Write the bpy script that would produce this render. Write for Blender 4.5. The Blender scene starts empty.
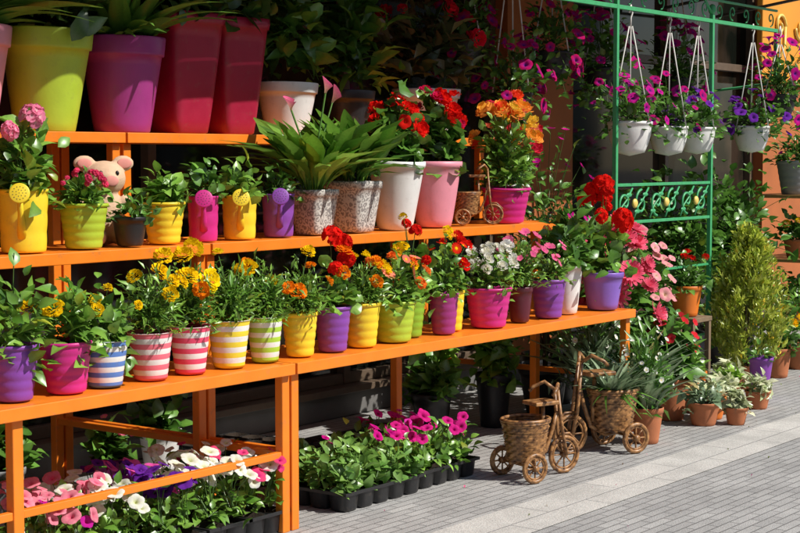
import bpy, math, numpy as np
from mathutils import Vector, Matrix
pi=math.pi
RNG=np.random.default_rng(7)
scene=bpy.context.scene
# ------------------------------------------------------------------ materials
def newmat(name):
    m=bpy.data.materials.new(name); m.use_nodes=True
    nt=m.node_tree; b=nt.nodes["Principled BSDF"]
    return m,nt,b
def mat(name,col,rough=.5,metal=0,noise=.12,nscale=30,bump=0,bscale=200,spec=.5,dirt=0):
    m,nt,b=newmat(name)
    b.inputs["Roughness"].default_value=rough; b.inputs["Metallic"].default_value=metal
    b.inputs["Specular IOR Level"].default_value=spec
    tc=nt.nodes.new("ShaderNodeTexCoord")
    n=nt.nodes.new("ShaderNodeTexNoise"); n.inputs["Scale"].default_value=nscale; n.inputs["Detail"].default_value=4
    nt.links.new(tc.outputs["Object"],n.inputs["Vector"])
    mx=nt.nodes.new("ShaderNodeMix"); mx.data_type='RGBA'
    mx.inputs[6].default_value=(*[c*(1-noise*1.6) for c in col],1)
    mx.inputs[7].default_value=(*[min(1,c*(1+noise)) for c in col],1)
    nt.links.new(n.outputs["Fac"],mx.inputs[0]); out=mx.outputs[2]
    if dirt:
        g=nt.nodes.new("ShaderNodeNewGeometry")
        n4=nt.nodes.new("ShaderNodeTexNoise"); n4.inputs["Scale"].default_value=26; n4.inputs["Detail"].default_value=5; n4.inputs["Roughness"].default_value=.75
        nt.links.new(g.outputs["Position"],n4.inputs["Vector"])
        r4=nt.nodes.new("ShaderNodeMapRange"); r4.inputs[1].default_value=.56; r4.inputs[2].default_value=.74; r4.inputs[3].default_value=0; r4.inputs[4].default_value=dirt
        nt.links.new(n4.outputs["Fac"],r4.inputs[0])
        m4=nt.nodes.new("ShaderNodeMix"); m4.data_type='RGBA'; m4.inputs[7].default_value=(.20,.15,.10,1)
        nt.links.new(r4.outputs[0],m4.inputs[0]); nt.links.new(out,m4.inputs[6]); out=m4.outputs[2]
    nt.links.new(out,b.inputs["Base Color"])
    rr=nt.nodes.new("ShaderNodeMapRange"); rr.inputs[3].default_value=max(0,rough-.1); rr.inputs[4].default_value=min(1,rough+.15)
    nt.links.new(n.outputs["Fac"],rr.inputs[0]); nt.links.new(rr.outputs[0],b.inputs["Roughness"])
    if bump:
        n2=nt.nodes.new("ShaderNodeTexNoise"); n2.inputs["Scale"].default_value=bscale; n2.inputs["Detail"].default_value=2
        nt.links.new(tc.outputs["Object"],n2.inputs["Vector"])
        bp=nt.nodes.new("ShaderNodeBump"); bp.inputs["Strength"].default_value=bump; bp.inputs["Distance"].default_value=.004
        nt.links.new(n2.outputs["Fac"],bp.inputs["Height"]); nt.links.new(bp.outputs[0],b.inputs["Normal"])
    return m
def veg(name,rough,trans,gloss):
    m,nt,b=newmat(name); nt.nodes.remove(b)
    a=nt.nodes.new("ShaderNodeAttribute"); a.attribute_name="Col"
    tc=nt.nodes.new("ShaderNodeTexCoord")
    n=nt.nodes.new("ShaderNodeTexNoise"); n.inputs["Scale"].default_value=90; n.inputs["Detail"].default_value=2
    nt.links.new(tc.outputs["Object"],n.inputs["Vector"])
    mr=nt.nodes.new("ShaderNodeMapRange"); mr.inputs[3].default_value=.76; mr.inputs[4].default_value=1.25
    nt.links.new(n.outputs["Fac"],mr.inputs[0])
    vm=nt.nodes.new("ShaderNodeVectorMath"); vm.operation='SCALE'
    nt.links.new(a.outputs["Color"],vm.inputs[0]); nt.links.new(mr.outputs[0],vm.inputs[3])
    d=nt.nodes.new("ShaderNodeBsdfDiffuse"); nt.links.new(vm.outputs[0],d.inputs["Color"])
    tr=nt.nodes.new("ShaderNodeBsdfTranslucent"); nt.links.new(vm.outputs[0],tr.inputs["Color"])
    ms=nt.nodes.new("ShaderNodeMixShader"); ms.inputs[0].default_value=trans
    nt.links.new(d.outputs[0],ms.inputs[1]); nt.links.new(tr.outputs[0],ms.inputs[2]); out=ms.outputs[0]
    if gloss:
        gl=nt.nodes.new("ShaderNodeBsdfGlossy"); gl.inputs["Roughness"].default_value=rough; gl.inputs["Color"].default_value=(.9,.95,.9,1)
        m2=nt.nodes.new("ShaderNodeMixShader"); m2.inputs[0].default_value=gloss
        nt.links.new(out,m2.inputs[1]); nt.links.new(gl.outputs[0],m2.inputs[2]); out=m2.outputs[0]
    nt.links.new(out,nt.nodes["Material Output"].inputs[0])
    return m
LEAF=veg("leaf",.36,.28,.055); PETAL=veg("petal",.6,.32,0)
M={}
def pl(k,c,r=.40,**kw): M[k]=mat("plastic_"+k,c,r,noise=.08,nscale=18,bump=.10,bscale=90,dirt=.25,**kw)
pl("magenta",(.60,.022,.23)); pl("lime",(.42,.57,.04)); pl("purple",(.24,.06,.38)); pl("yellow",(.86,.64,.03))
pl("white",(.78,.78,.76)); pl("pink",(.80,.30,.38)); pl("maroon",(.35,.010,.045)); pl("black",(.02,.02,.022))
pl("plum",(.34,.035,.21)); pl("green",(.25,.46,.03)); pl("darkmaroon",(.10,.015,.03)); pl("violet",(.25,.13,.56))
pl("strpink",(.76,.07,.16)); pl("strrose",(.78,.16,.22)); pl("strblue",(.10,.22,.58)); pl("stryel",(.82,.66,.04)); pl("strgreen",(.40,.64,.05))
pl("grey",(.30,.31,.32)); pl("orangepot",(.80,.20,.02))
M["orange"]=mat("orange_paint",(.86,.225,.014),.40,noise=.12,nscale=9,bump=.12,bscale=60,dirt=.4)
M["soil"]=mat("soil",(.03,.018,.01),.95,noise=.5,nscale=120,bump=.8,bscale=150)
M["terra"]=mat("terracotta",(.50,.17,.07),.8,noise=.2,nscale=14,bump=.2,dirt=.4)
M["gpaint"]=mat("green_paint",(.06,.38,.15),.4,noise=.15)
M["rope"]=mat("rope",(.72,.70,.66),.8)
M["copper"]=mat("copper_paint",(.40,.22,.08),.4,noise=.2)
M["cream"]=mat("cream_plush",(.70,.47,.31),.95,noise=.12,bump=.6,bscale=400)
M["pinkfelt"]=mat("pink_felt",(.75,.30,.25),.95,noise=.12)
M["eye"]=mat("eye",(.01,.01,.01),.2)
M["wood"]=mat("grey_wood",(.22,.15,.09),.8,noise=.3,nscale=12,bump=.3)
def wickermat():
    m,nt,b=newmat("wicker"); tc=nt.nodes.new("ShaderNodeTexCoord")
    n=nt.nodes.new("ShaderNodeTexNoise"); n.inputs["Scale"].default_value=45; n.inputs["Detail"].default_value=8
    nt.links.new(tc.outputs["Object"],n.inputs["Vector"])
    cr=nt.nodes.new("ShaderNodeValToRGB"); cr.color_ramp.elements[0].color=(.07,.026,.01,1); cr.color_ramp.elements[0].position=.32
    cr.color_ramp.elements[1].color=(.50,.25,.09,1); cr.color_ramp.elements[1].position=.68
    nt.links.new(n.outputs["Fac"],cr.inputs[0]); nt.links.new(cr.outputs[0],b.inputs["Base Color"]); b.inputs["Roughness"].default_value=.4
    return m
M["wicker"]=wickermat()
def floral():
    m,nt,b=newmat("floral_print"); tc=nt.nodes.new("ShaderNodeTexCoord")
    v=nt.nodes.new("ShaderNodeTexVoronoi"); v.inputs["Scale"].default_value=38
    n=nt.nodes.new("ShaderNodeTexNoise"); n.inputs["Scale"].default_value=85; n.inputs["Detail"].default_value=1
    for x in (v,n): nt.links.new(tc.outputs["Object"],x.inputs["Vector"])
    sn=nt.nodes.new("ShaderNodeMath"); sn.operation='MULTIPLY'; sn.inputs[1].default_value=14; nt.links.new(v.outputs["Distance"],sn.inputs[0])
    s2=nt.nodes.new("ShaderNodeMath"); s2.operation='SINE'; nt.links.new(sn.outputs[0],s2.inputs[0])
    ad=nt.nodes.new("ShaderNodeMath"); ad.operation='MULTIPLY_ADD'; ad.inputs[1].default_value=.18; nt.links.new(s2.outputs[0],ad.inputs[0]); nt.links.new(n.outputs["Fac"],ad.inputs[2])
    cr=nt.nodes.new("ShaderNodeValToRGB"); cr.color_ramp.elements[0].color=(.26,.24,.23,1); cr.color_ramp.elements[0].position=.42
    cr.color_ramp.elements[1].color=(.60,.58,.54,1); cr.color_ramp.elements[1].position=.52
    nt.links.new(ad.outputs[0],cr.inputs[0]); nt.links.new(cr.outputs[0],b.inputs["Base Color"]); b.inputs["Roughness"].default_value=.5
    return m
M["floral"]=floral()
def paving(name,c1,c2,mort,bw,bh,ms=.005):
    m,nt,b=newmat(name); g=nt.nodes.new("ShaderNodeNewGeometry")
    br=nt.nodes.new("ShaderNodeTexBrick"); br.inputs["Scale"].default_value=1; br.inputs["Brick Width"].default_value=bw; br.inputs["Row Height"].default_value=bh
    br.inputs["Mortar Size"].default_value=ms; br.inputs["Mortar Smooth"].default_value=.5; br.inputs["Bias"].default_value=0
    br.inputs["Color1"].default_value=(*c1,1); br.inputs["Color2"].default_value=(*c2,1); br.inputs["Mortar"].default_value=(*mort,1)
    nt.links.new(g.outputs["Position"],br.inputs["Vector"])
    n=nt.nodes.new("ShaderNodeTexNoise"); n.inputs["Scale"].default_value=2.5; n.inputs["Detail"].default_value=8; n.inputs["Roughness"].default_value=.7
    n3=nt.nodes.new("ShaderNodeTexNoise"); n3.inputs["Scale"].default_value=160; n3.inputs["Detail"].default_value=3
    for x in (n,n3): nt.links.new(g.outputs["Position"],x.inputs["Vector"])
    mu=nt.nodes.new("ShaderNodeMath"); mu.operation='MULTIPLY'; nt.links.new(n.outputs["Fac"],mu.inputs[0]); nt.links.new(n3.outputs["Fac"],mu.inputs[1])
    mr=nt.nodes.new("ShaderNodeMapRange"); mr.inputs[1].default_value=.1; mr.inputs[2].default_value=.42; mr.inputs[3].default_value=.62; mr.inputs[4].default_value=1.22
    nt.links.new(mu.outputs[0],mr.inputs[0])
    v=nt.nodes.new("ShaderNodeTexVoronoi"); v.inputs["Scale"].default_value=5; nt.links.new(g.outputs["Position"],v.inputs["Vector"])
    sp=nt.nodes.new("ShaderNodeMapRange"); sp.inputs[1].default_value=.05; sp.inputs[2].default_value=.09; sp.inputs[3].default_value=.80; sp.inputs[4].default_value=1; nt.links.new(v.outputs["Distance"],sp.inputs[0])
    m2=nt.nodes.new("ShaderNodeMath"); m2.operation='MULTIPLY'; nt.links.new(mr.outputs[0],m2.inputs[0]); nt.links.new(sp.outputs[0],m2.inputs[1])
    vm=nt.nodes.new("ShaderNodeVectorMath"); vm.operation='SCALE'; nt.links.new(br.outputs["Color"],vm.inputs[0]); nt.links.new(m2.outputs[0],vm.inputs[3])
    nt.links.new(vm.outputs[0],b.inputs["Base Color"]); b.inputs["Roughness"].default_value=.85
    h=nt.nodes.new("ShaderNodeMath"); h.operation='SUBTRACT'; nt.links.new(n3.outputs["Fac"],h.inputs[0]); nt.links.new(br.outputs["Fac"],h.inputs[1])
    bp=nt.nodes.new("ShaderNodeBump"); bp.inputs["Strength"].default_value=.6; bp.inputs["Distance"].default_value=.005
    nt.links.new(h.outputs[0],bp.inputs["Height"]); nt.links.new(bp.outputs[0],b.inputs["Normal"])
    return m
M["pave"]=paving("paving_blocks",(.44,.435,.42),(.37,.365,.355),(.22,.215,.21),.20,.05,.005)
M["band"]=paving("paving_band",(.60,.58,.54),(.55,.535,.50),(.36,.35,.34),.6,.31)
M["asphalt"]=mat("asphalt",(.05,.05,.052),.9,noise=.3,nscale=6,bump=.5)
M["wallor"]=mat("orange_wall",(.44,.13,.035),.8,noise=.2,nscale=4,bump=.2)
M["wallgrey"]=mat("grey_stone",(.17,.165,.16),.8,noise=.3,nscale=5,bump=.4)
M["frame"]=mat("window_frame",(.13,.09,.06),.5,noise=.2)
M["dark"]=mat("interior_dark",(.035,.03,.028),.9)
M["sign"]=mat("sign_orange",(.80,.32,.03),.5,noise=.1,nscale=3)
M["gold"]=mat("gold_letter",(.85,.62,.15),.4)
M["canvas"]=mat("awning_canvas",(.35,.15,.06),.9)
M["plaster"]=mat("plaster",(.36,.33,.28),.9,noise=.15,nscale=2)
m,nt,b=newmat("window_glass"); b.inputs["Roughness"].default_value=.05; b.inputs["Specular IOR Level"].default_value=.45
tc=nt.nodes.new("ShaderNodeTexCoord"); n=nt.nodes.new("ShaderNodeTexNoise"); n.inputs["Scale"].default_value=2.6; n.inputs["Detail"].default_value=4; nt.links.new(tc.outputs["Object"],n.inputs["Vector"])
cr=nt.nodes.new("ShaderNodeValToRGB"); cr.color_ramp.elements[0].color=(.006,.008,.006,1); cr.color_ramp.elements[0].position=.45; cr.color_ramp.elements[1].color=(.04,.028,.02,1); cr.color_ramp.elements[1].position=.65
nt.links.new(n.outputs["Fac"],cr.inputs[0]); nt.links.new(cr.outputs[0],b.inputs["Base Color"]); M["glass"]=m
# ------------------------------------------------------------------ hard mesh builder
class PM:
    def __init__(s): s.v=[];s.f=[];s.m=[];s.s=[];s.mats=[]
    def mi(s,k):
        if k not in s.mats: s.mats.append(k)
        return s.mats.index(k)
    def add(s,v,f,k,smooth=True,X=None):
        o=len(s.v)
        if X is not None: v=[tuple(X@Vector(p)) for p in v]
        s.v+=[tuple(p) for p in v]; s.f+=[tuple(i+o for i in q) for q in f]
        ks=k if isinstance(k,list) else [k]*len(f)
        s.m+=[s.mi(a) for a in ks]; s.s+=[smooth]*len(f)
    def box(s,x0,x1,y0,y1,z0,z1,k,bv=.0,X=None):
        if bv<=0:
            v=[(x,y,z) for z in (z0,z1) for y in (y0,y1) for x in (x0,x1)]
            f=[(0,2,3,1),(4,5,7,6),(0,1,5,4),(2,6,7,3),(0,4,6,2),(1,3,7,5)]
            s.add(v,f,k,False,X); return
        import bmesh
        bm=bmesh.new(); bmesh.ops.create_cube(bm,size=1)
        for q in bm.verts: q.co=Vector((x0+(q.co.x+.5)*(x1-x0),y0+(q.co.y+.5)*(y1-y0),z0+(q.co.z+.5)*(z1-z0)))
        bmesh.ops.bevel(bm,geom=bm.edges[:],offset=bv,segments=2,affect='EDGES',profile=.5)
        bm.verts.index_update()
        s.add([q.co[:] for q in bm.verts],[tuple(w.index for w in fa.verts) for fa in bm.faces],k,False,X); bm.free()
    def lathe(s,prof,seg=36,sq=0,c=(0,0,0),X=None,sx=1,sy=1):
        v=[];f=[];ks=[]
        for (r,z,k) in prof:
            for j in range(seg):
                a=2*pi*j/seg; cc,ss=math.cos(a),math.sin(a)
                q=1 if not sq else 1/((abs(cc)**sq+abs(ss)**sq)**(1/sq))
                v.append((c[0]+r*cc*q*sx,c[1]+r*ss*q*sy,c[2]+z))
        for i in range(len(prof)-1):
            for j in range(seg):
                j2=(j+1)%seg
                f.append((i*seg+j,i*seg+j2,(i+1)*seg+j2,(i+1)*seg+j)); ks.append(prof[i+1][2])
        s.add(v,f,ks,True,X)
    def tube(s,pts,r,k,seg=8,X=None,cap=True):
        pts=[Vector(p) for p in pts]; n=len(pts)
        rr=r if isinstance(r,(list,tuple)) else [r]*n
        v=[];f=[]
        closed=(pts[0]-pts[-1]).length<1e-6 and n>3
        prev=None
        for i,p in enumerate(pts):
            if closed: t=(pts[(i+1)%(n-1)]-pts[(i-1)%(n-1)])
            else: t=pts[min(i+1,n-1)]-pts[max(i-1,0)]
            t.normalize()
            if prev is None:
                a=Vector((0,0,1)) if abs(t.z)<.9 else Vector((1,0,0)); prev=t.cross(a).normalized()
            prev=(prev-t*prev.dot(t)).normalized(); q=t.cross(prev)
            for j in range(seg):
                an=2*pi*j/seg; v.append(p+(prev*math.cos(an)+q*math.sin(an))*rr[i])
        for i in range(n-1):
            for j in range(seg):
                f.append((i*seg+j,i*seg+(j+1)%seg,(i+1)*seg+(j+1)%seg,(i+1)*seg+j))
        if cap and not closed:
            f.append(tuple(reversed(range(seg)))); f.append(tuple((n-1)*seg+j for j in range(seg)))
        s.add([tuple(a) for a in v],f,k,True,X)
    def ell(s,c,r,k,X=None,su=16,sv=10):
        v=[];f=[]
        for i in range(sv+1):
            th=pi*i/sv
            for j in range(su):
                a=2*pi*j/su; rr=max(math.sin(th),.01)
                v.append((c[0]+r[0]*rr*math.cos(a),c[1]+r[1]*rr*math.sin(a),c[2]+r[2]*math.cos(th)))
        for i in range(sv):
            for j in range(su): f.append((i*su+j,(i+1)*su+j,(i+1)*su+(j+1)%su,i*su+(j+1)%su))
        s.add(v,f,k,True,X)
    def obj(s,name,parent=None,loc=None):
        me=bpy.data.meshes.new(name); me.from_pydata(s.v,[],s.f)
        for k in s.mats: me.materials.append(M[k])
        me.polygons.foreach_set("material_index",s.m); me.polygons.foreach_set("use_smooth",s.s); me.update()
        o=bpy.data.objects.new(name,me); scene.collection.objects.link(o)
        if parent: o.parent=parent
        if loc: o.location=loc
        return o
def empty(name,loc=(0,0,0),rz=0):
    e=bpy.data.objects.new(name,None); scene.collection.objects.link(e); e.location=loc; e.rotation_euler=(0,0,rz); e.empty_display_size=.1
    return e
# ------------------------------------------------------------------ plant builder
def nrm(a): return a/np.maximum(np.linalg.norm(a,axis=-1,keepdims=True),1e-9)
def strip(nseg,prof,bend=.3,fold=.15,wav=0,tw=0):
    V=[];W=[];F=[]
    for i in range(nseg+1):
        y=i/nseg; w=prof(y); z=-bend*y*y
        yy=y*(1-.25*abs(bend)*y)
        wv=wav*math.sin(i*2.4)*w
        V+=[(-w/2,yy,z+fold*w+wv),(0,yy,z),(w/2,yy,z+fold*w-wv)]; W+=[0,.45,0]
    for i in range(nseg):
        a=i*3; F+=[(a,a+1,a+4,a+3),(a+1,a+2,a+5,a+4)]
    return np.array(V,float),np.array(F),np.array(W,float)
def frames(Y,Z,exact='y'):
    if exact=='y':
        y=nrm(Y); x=nrm(np.cross(y,Z)); z=np.cross(x,y)
    else:
        z=nrm(Z); x=nrm(np.cross(Y,z)); y=np.cross(z,x)
    return np.stack([x,y,z],axis=-1)
def xf(T,P,R,S):
    V=T[0][None]*S[:,None,:]
    return np.einsum('nij,nkj->nki',R,V)+P[:,None,:]
def combine(parts):
    V=[];F=[];W=[];o=0
    for v,f,w in parts: V.append(v);F.append(f+o);W.append(w);o+=len(v)
    return np.concatenate(V),np.concatenate(F),np.concatenate(W)
class MB:
    def __init__(s): s.V=[];s.F=[];s.C=[];s.Mi=[];s.o=0
    def inst(s,T,P,R,S,C1,C2,mi=0):
        n=len(P); k=len(T[0]); S=np.asarray(S,float)
        if n==0: return
        if S.ndim==1: S=np.repeat(S[:,None],3,1)
        v=xf(T,P,R,S).reshape(-1,3)
        w=T[2][None,:,None]; c=(C1[:,None,:]*(1-w)+C2[:,None,:]*w).reshape(-1,3)
        f=(T[1][None]+(np.arange(n)*k)[:,None,None]).reshape(-1,4)+s.o
        s.V.append(v);s.F.append(f);s.C.append(c);s.Mi.append(np.full(len(f),mi)); s.o+=n*k
    def obj(s,name,parent=None,mats=None):
        V=np.concatenate(s.V);F=np.concatenate(s.F);C=np.concatenate(s.C);Mi=np.concatenate(s.Mi)
        me=bpy.data.meshes.new(name); me.vertices.add(len(V)); me.vertices.foreach_set("co",V.astype(np.float32).ravel())
        me.loops.add(F.size); me.loops.foreach_set("vertex_index",F.astype(np.int32).ravel())
        me.polygons.add(len(F)); me.polygons.foreach_set("loop_start",(np.arange(len(F))*4).astype(np.int32))
        me.materials.append(LEAF); me.materials.append(PETAL)
        me.polygons.foreach_set("material_index",Mi.astype(np.int32)); me.polygons.foreach_set("use_smooth",np.ones(len(F),bool))
        me.update(calc_edges=True)
        at=me.color_attributes.new("Col",'FLOAT_COLOR','POINT')
        at.data.foreach_set("color",np.concatenate([C,np.ones((len(C),1))],1).astype(np.float32).ravel())
        o=bpy.data.objects.new(name,me); scene.collection.objects.link(o)
        if parent: o.parent=parent
        return o
s_=math.sin
T_OV=strip(4,lambda y:max(.02,.62*s_(pi*min(1,y**.8))),.35,.18)
T_OV2=strip(4,lambda y:max(.02,.62*s_(pi*min(1,y**.8))),.8,.12,.1)
T_RD=strip(4,lambda y:max(.05,1.05*s_(pi*min(1,(y*.96+.02)**.9))**.7),.25,.12,.12)
T_NR=strip(2,lambda y:max(.02,.26*s_(pi*min(1,y**.9))),.35,.2)
T_ST=strip(9,lambda y:max(.004,.13*s_(pi*min(1,(y*.93+.05)**.6))),.5,.25)
T_ST2=strip(9,lambda y:max(.004,.13*s_(pi*min(1,(y*.93+.05)**.6))),1.15,.25)
T_BIG=strip(6,lambda y:max(.01,.42*s_(pi*min(1,y**.75))),.45,.2,.08)
T_CAL=strip(9,lambda y:max(.022,.34*s_(pi*min(1,max(0,y)**1.9))**1.1),.38,.15,.08)
T_CAL2=strip(9,lambda y:max(.022,.30*s_(pi*min(1,max(0,y)**1.6))**1.1),.85,.15,.08)
def prism():
    V=[];W=[]
    for y in (0,1):
        for j in range(3): V.append((math.cos(j*2*pi/3),y,math.sin(j*2*pi/3))); W.append(y*.5)
    return np.array(V,float),np.array([(0,1,4,3),(1,2,5,4),(2,0,3,5)]),np.array(W)
T_STEM=prism()
def petalT(wid,cup,ruf):
    pr=[.10,.55,1.0,.72,.12] ; ys=[0,.35,.72,.94,1.0]
    V=[];W=[];F=[]
    for i,(p,y) in enumerate(zip(pr,ys)):
        w=p*wid; z=cup*y*y+ruf*(1 if i%2 else -1)*y
        V+=[(-w/2,y,z+.1*w),(0,y,z),(w/2,y,z+.1*w-ruf*y)]; W+=[max(0,1-y*2.6)]*3
    for i in range(4):
        a=i*3;F+=[(a,a+1,a+4,a+3),(a+1,a+2,a+5,a+4)]
    return np.array(V,float),np.array(F),np.array(W,float)
def radial(pt,n,tilt=0,r0=0,off=0,sc=1):
    parts=[]
    for i in range(n):
        a=2*pi*i/n+off
        c,s=math.cos(tilt),math.sin(tilt)
        v=pt[0]*sc; v=np.stack([v[:,0],v[:,1]*c-v[:,2]*s+r0,v[:,1]*s+v[:,2]*c],1)
        ca,sa=math.cos(a),math.sin(a)
        v=np.stack([v[:,0]*ca-v[:,1]*sa,v[:,0]*sa+v[:,1]*ca,v[:,2]],1)
        parts.append((v,pt[1],pt[2]))
    return combine(parts)
def disc(r,z,w,n=8):
    V=[(0,0,z+r*.4)]+[(r*math.cos(2*pi*i/n),r*math.sin(2*pi*i/n),z) for i in range(n)]
    F=[(0,1+i,1+(i+1)%n,1+(i+2)%n) for i in range(0,n,2)]
    return np.array(V,float),np.array(F),np.full(len(V),float(w))
T_F5=radial(petalT(.95,.12,.03),5,.15)
def funnel():
    V=[];W=[];F=[];n=20
    for i,(r,z,w) in enumerate([(.06,-.25,1),(.14,.0,.9),(.42,.22,.25),(.78,.30,.05),(1.0,.24,0)]):
        for j in range(n):
            a=2*pi*j/n; lob=1+(.13*abs(math.cos(a*2.5))-.08)*(i/4)**2; ruf=.07*math.sin(a*10)*(i/4)**2+.05*math.sin(a*3+1)*(i/4)
            V.append((r*lob*math.cos(a),r*lob*math.sin(a),z+ruf)); W.append(w if w>.3 else max(w,.35*(abs(math.cos(a*2.5))<.25)))
    for i in range(4):
        for j in range(n): F.append((i*n+j,i*n+(j+1)%n,(i+1)*n+(j+1)%n,(i+1)*n+j))
    return np.array(V,float),np.array(F),np.array(W,float)
T_PET=funnel()
T_DAISY=combine([radial(petalT(.34,.05,.0),15,.1),disc(.24,.05,1)])
def pom(n,size,wid,cup,lo,seed,fl=.8):
    r=np.random.default_rng(seed); pt=petalT(wid,cup,.06)
    P=[];Z=[];Y=[]
    for i in range(n):
        z=lo+(1-lo)*(i+.5)/n; a=i*2.39996; q=math.sqrt(max(0,1-z*z))
        d=np.array([q*math.cos(a),q*math.sin(a),z])+r.normal(0,.06,3)
        P.append(d*.55*np.array([1,1,fl])); 
        out=np.array([d[0],d[1],.15+d[2]*.6]); Y.append(out+r.normal(0,.12,3)); Z.append(np.array([0,0,1.0])-d*.3)
    P=np.array(P);R=frames(np.array(Y),np.array(Z)); S=np.full((n,3),size)*r.uniform(.8,1.2,(n,1))
    v=xf(pt,P,R,S); k=len(pt[0])
    return v.reshape(-1,3),(pt[1][None]+(np.arange(n)*k)[:,None,None]).reshape(-1,4),np.clip(np.repeat(np.array([(i/n)**3*.5 for i in range(n)]),k)+np.tile(pt[2]*.6,n),0,1)
T_MARI=pom(46,.50,1.0,.15,-.25,1)
T_ROSE=pom(20,.62,1.3,.6,-.2,3)
def headT(fl,n,size,seed):
    r=np.random.default_rng(seed); parts=[]
    for i in range(n):
        z=-.25+1.25*(i+.5)/n; a=i*2.4; q=math.sqrt(max(0,1-z*z)); d=np.array([[q*math.cos(a),q*math.sin(a),z]])
        R=frames(r.normal(0,1,(1,3)),d+r.normal(0,.15,(1,3)),'z')
        v=xf(fl,d*.75,R,np.full((1,3),size))[0]; parts.append((v,fl[1],fl[2]))
    return combine(parts)
T_GER=headT(T_F5,18,.44,5)
T_SP2=combine([radial(petalT(.24,.1,.02),16,.5),radial(petalT(.24,.2,.02),9,.95,sc=.8),radial(petalT(.24,.05,.02),16,.1,sc=1.05)])
def A(c,n): return np.repeat(np.array(c,float)[None],n,0)
G1=((.05,.14,.018),(.14,.31,.045)); G2=((.08,.21,.02),(.25,.45,.07)); GD=((.025,.07,.018),(.08,.17,.03)); GS=((.15,.23,.12),(.30,.40,.24)); GL=((.17,.36,.03),(.38,.58,.08)); GV=((.35,.44,.2),(.68,.68,.46))
def mixc(rng,cols,n,k=.15):
    t=rng.random((n,1)); c=A(cols[0],n)*(1-t)+A(cols[1],n)*t
    c=c*(1+rng.normal(0,k,(n,1))).clip(.5,1.6)
    old=rng.random(n)<.02; c[old]=c[old]*[2.0,1.2,.8]
    return c
def stems(mb,c,P,r,rng,col=(.10,.20,.04)):
    n=len(P); 
    if n==0: return
    mid=A(c,n)*.5+P*.5; mid[:,2]+=.12*np.linalg.norm(P-A(c,n),axis=1); 
    b=A(c,n)+rng.normal(0,.012,(n,3))*[1,1,0]
    for a,e in ((b,mid),(mid,P)):
        d=e-a; L=np.linalg.norm(d,axis=1); R=frames(d,A((.3,.2,.9),n)+rng.normal(0,.05,(n,3)))
        mb.inst(T_STEM,a,R,np.stack([np.full(n,r),L,np.full(n,r)],1),A(col,n),A(col,n)*1.2)
def shellpts(rng,n,low,shell):
    z=rng.uniform(low,1,n); a=rng.uniform(0,2*pi,n); q=np.sqrt(1-z*z)
    u=np.stack([q*np.cos(a),q*np.sin(a),z],1)
    ph=rng.uniform(0,6,3)
    lump=1+.18*np.sin(4*a+ph[0])+.15*np.sin(5*z+3*a+ph[1])+.1*rng.normal(0,1,n)
    return u,(rng.uniform(shell,1,n)*lump)[:,None]
def bush(mb,c,R,H,n,T,L,W,cols,up=.5,shell=.45,low=-.25,rng=RNG,jit=.45,st=True,vein=1.5):
    u,rad=shellpts(rng,n,low,shell)
    P=np.array(c)+u*rad*np.array([R,R,H])
    D=nrm(u*[1,1,.6]+[0,0,up]+rng.normal(0,jit,(n,3)))
    Z=A((0,-.35,1),n)+rng.normal(0,.45,(n,3))
    Ls=L*rng.uniform(.55,1.2,n)
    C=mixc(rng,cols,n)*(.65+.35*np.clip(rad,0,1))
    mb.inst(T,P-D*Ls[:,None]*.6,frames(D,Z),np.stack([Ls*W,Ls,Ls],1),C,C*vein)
    if st:
        k=max(3,n//9); stems(mb,c,P[:k],.0022,rng)
def fan(mb,c,n,T,L,W,cols,spread=.5,rng=RNG,r0=.03,vein=1.3,tw=.3):
    a=rng.uniform(0,2*pi,n); tl=rng.uniform(.05,spread,n)*1.4
    D=np.stack([np.cos(a)*np.sin(tl),np.sin(a)*np.sin(tl),np.cos(tl)],1)
    o=np.stack([np.cos(a),np.sin(a),a*0],1)
    P=np.array(c)+o*r0*rng.uniform(.2,1,(n,1))
    Ls=L*rng.uniform(.55,1.1,n); C=mixc(rng,cols,n)
    mb.inst(T,P,frames(D,-o+rng.normal(0,tw,(n,3))+[0,0,.3]),np.stack([Ls*W,Ls,Ls],1),C,C*vein)
def blooms(mb,c,R,H,n,T,size,c1,c2,rng=RNG,low=.2,bias=(0,-.45,.35),st=True,out=1.05,pts=None,var=.12):
    if pts is None:
        u,rad=shellpts(rng,n,low,.9); u=nrm(u+np.array(bias)*rng.uniform(0,1,(n,1)))
        P=np.array(c)+u*np.array([R,R,H])*out*rng.uniform(.8,1.12,(n,1))
    else:
        P=np.array(c)+np.array(pts,float); n=len(P); u=nrm(np.array(pts)*[1,1,.6]+.001)
    if n==0: return
    ax=nrm(u+np.array([-.15,-.5,.5])+rng.normal(0,.38,(n,3)))
    S=size*rng.uniform(.6,1.15,n)
    S=np.stack([S*rng.uniform(.85,1.05,n),S*rng.uniform(.85,1.05,n),S*rng.uniform(.7,1.3,n)],1)
    k=1+rng.normal(0,var,(n,1))
    mb.inst(T,P,frames(rng.normal(0,1,(n,3)),ax,'z'),S,(A(c1,n)*k).clip(0,1),(A(c2,n)).clip(0,1),1)
    if st: stems(mb,c,P-ax*size*.3,.002,rng)
YEL=(.92,.64,.01); ORG=(.92,.28,.01); RED=(.76,.018,.012); PNK=(.85,.16,.32); MAG=(.64,.015,.27); WHT=(.88,.88,.84); PUR=(.16,.03,.36); ROSE=(.85,.08,.20); SAL=(.90,.24,.16)
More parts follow.
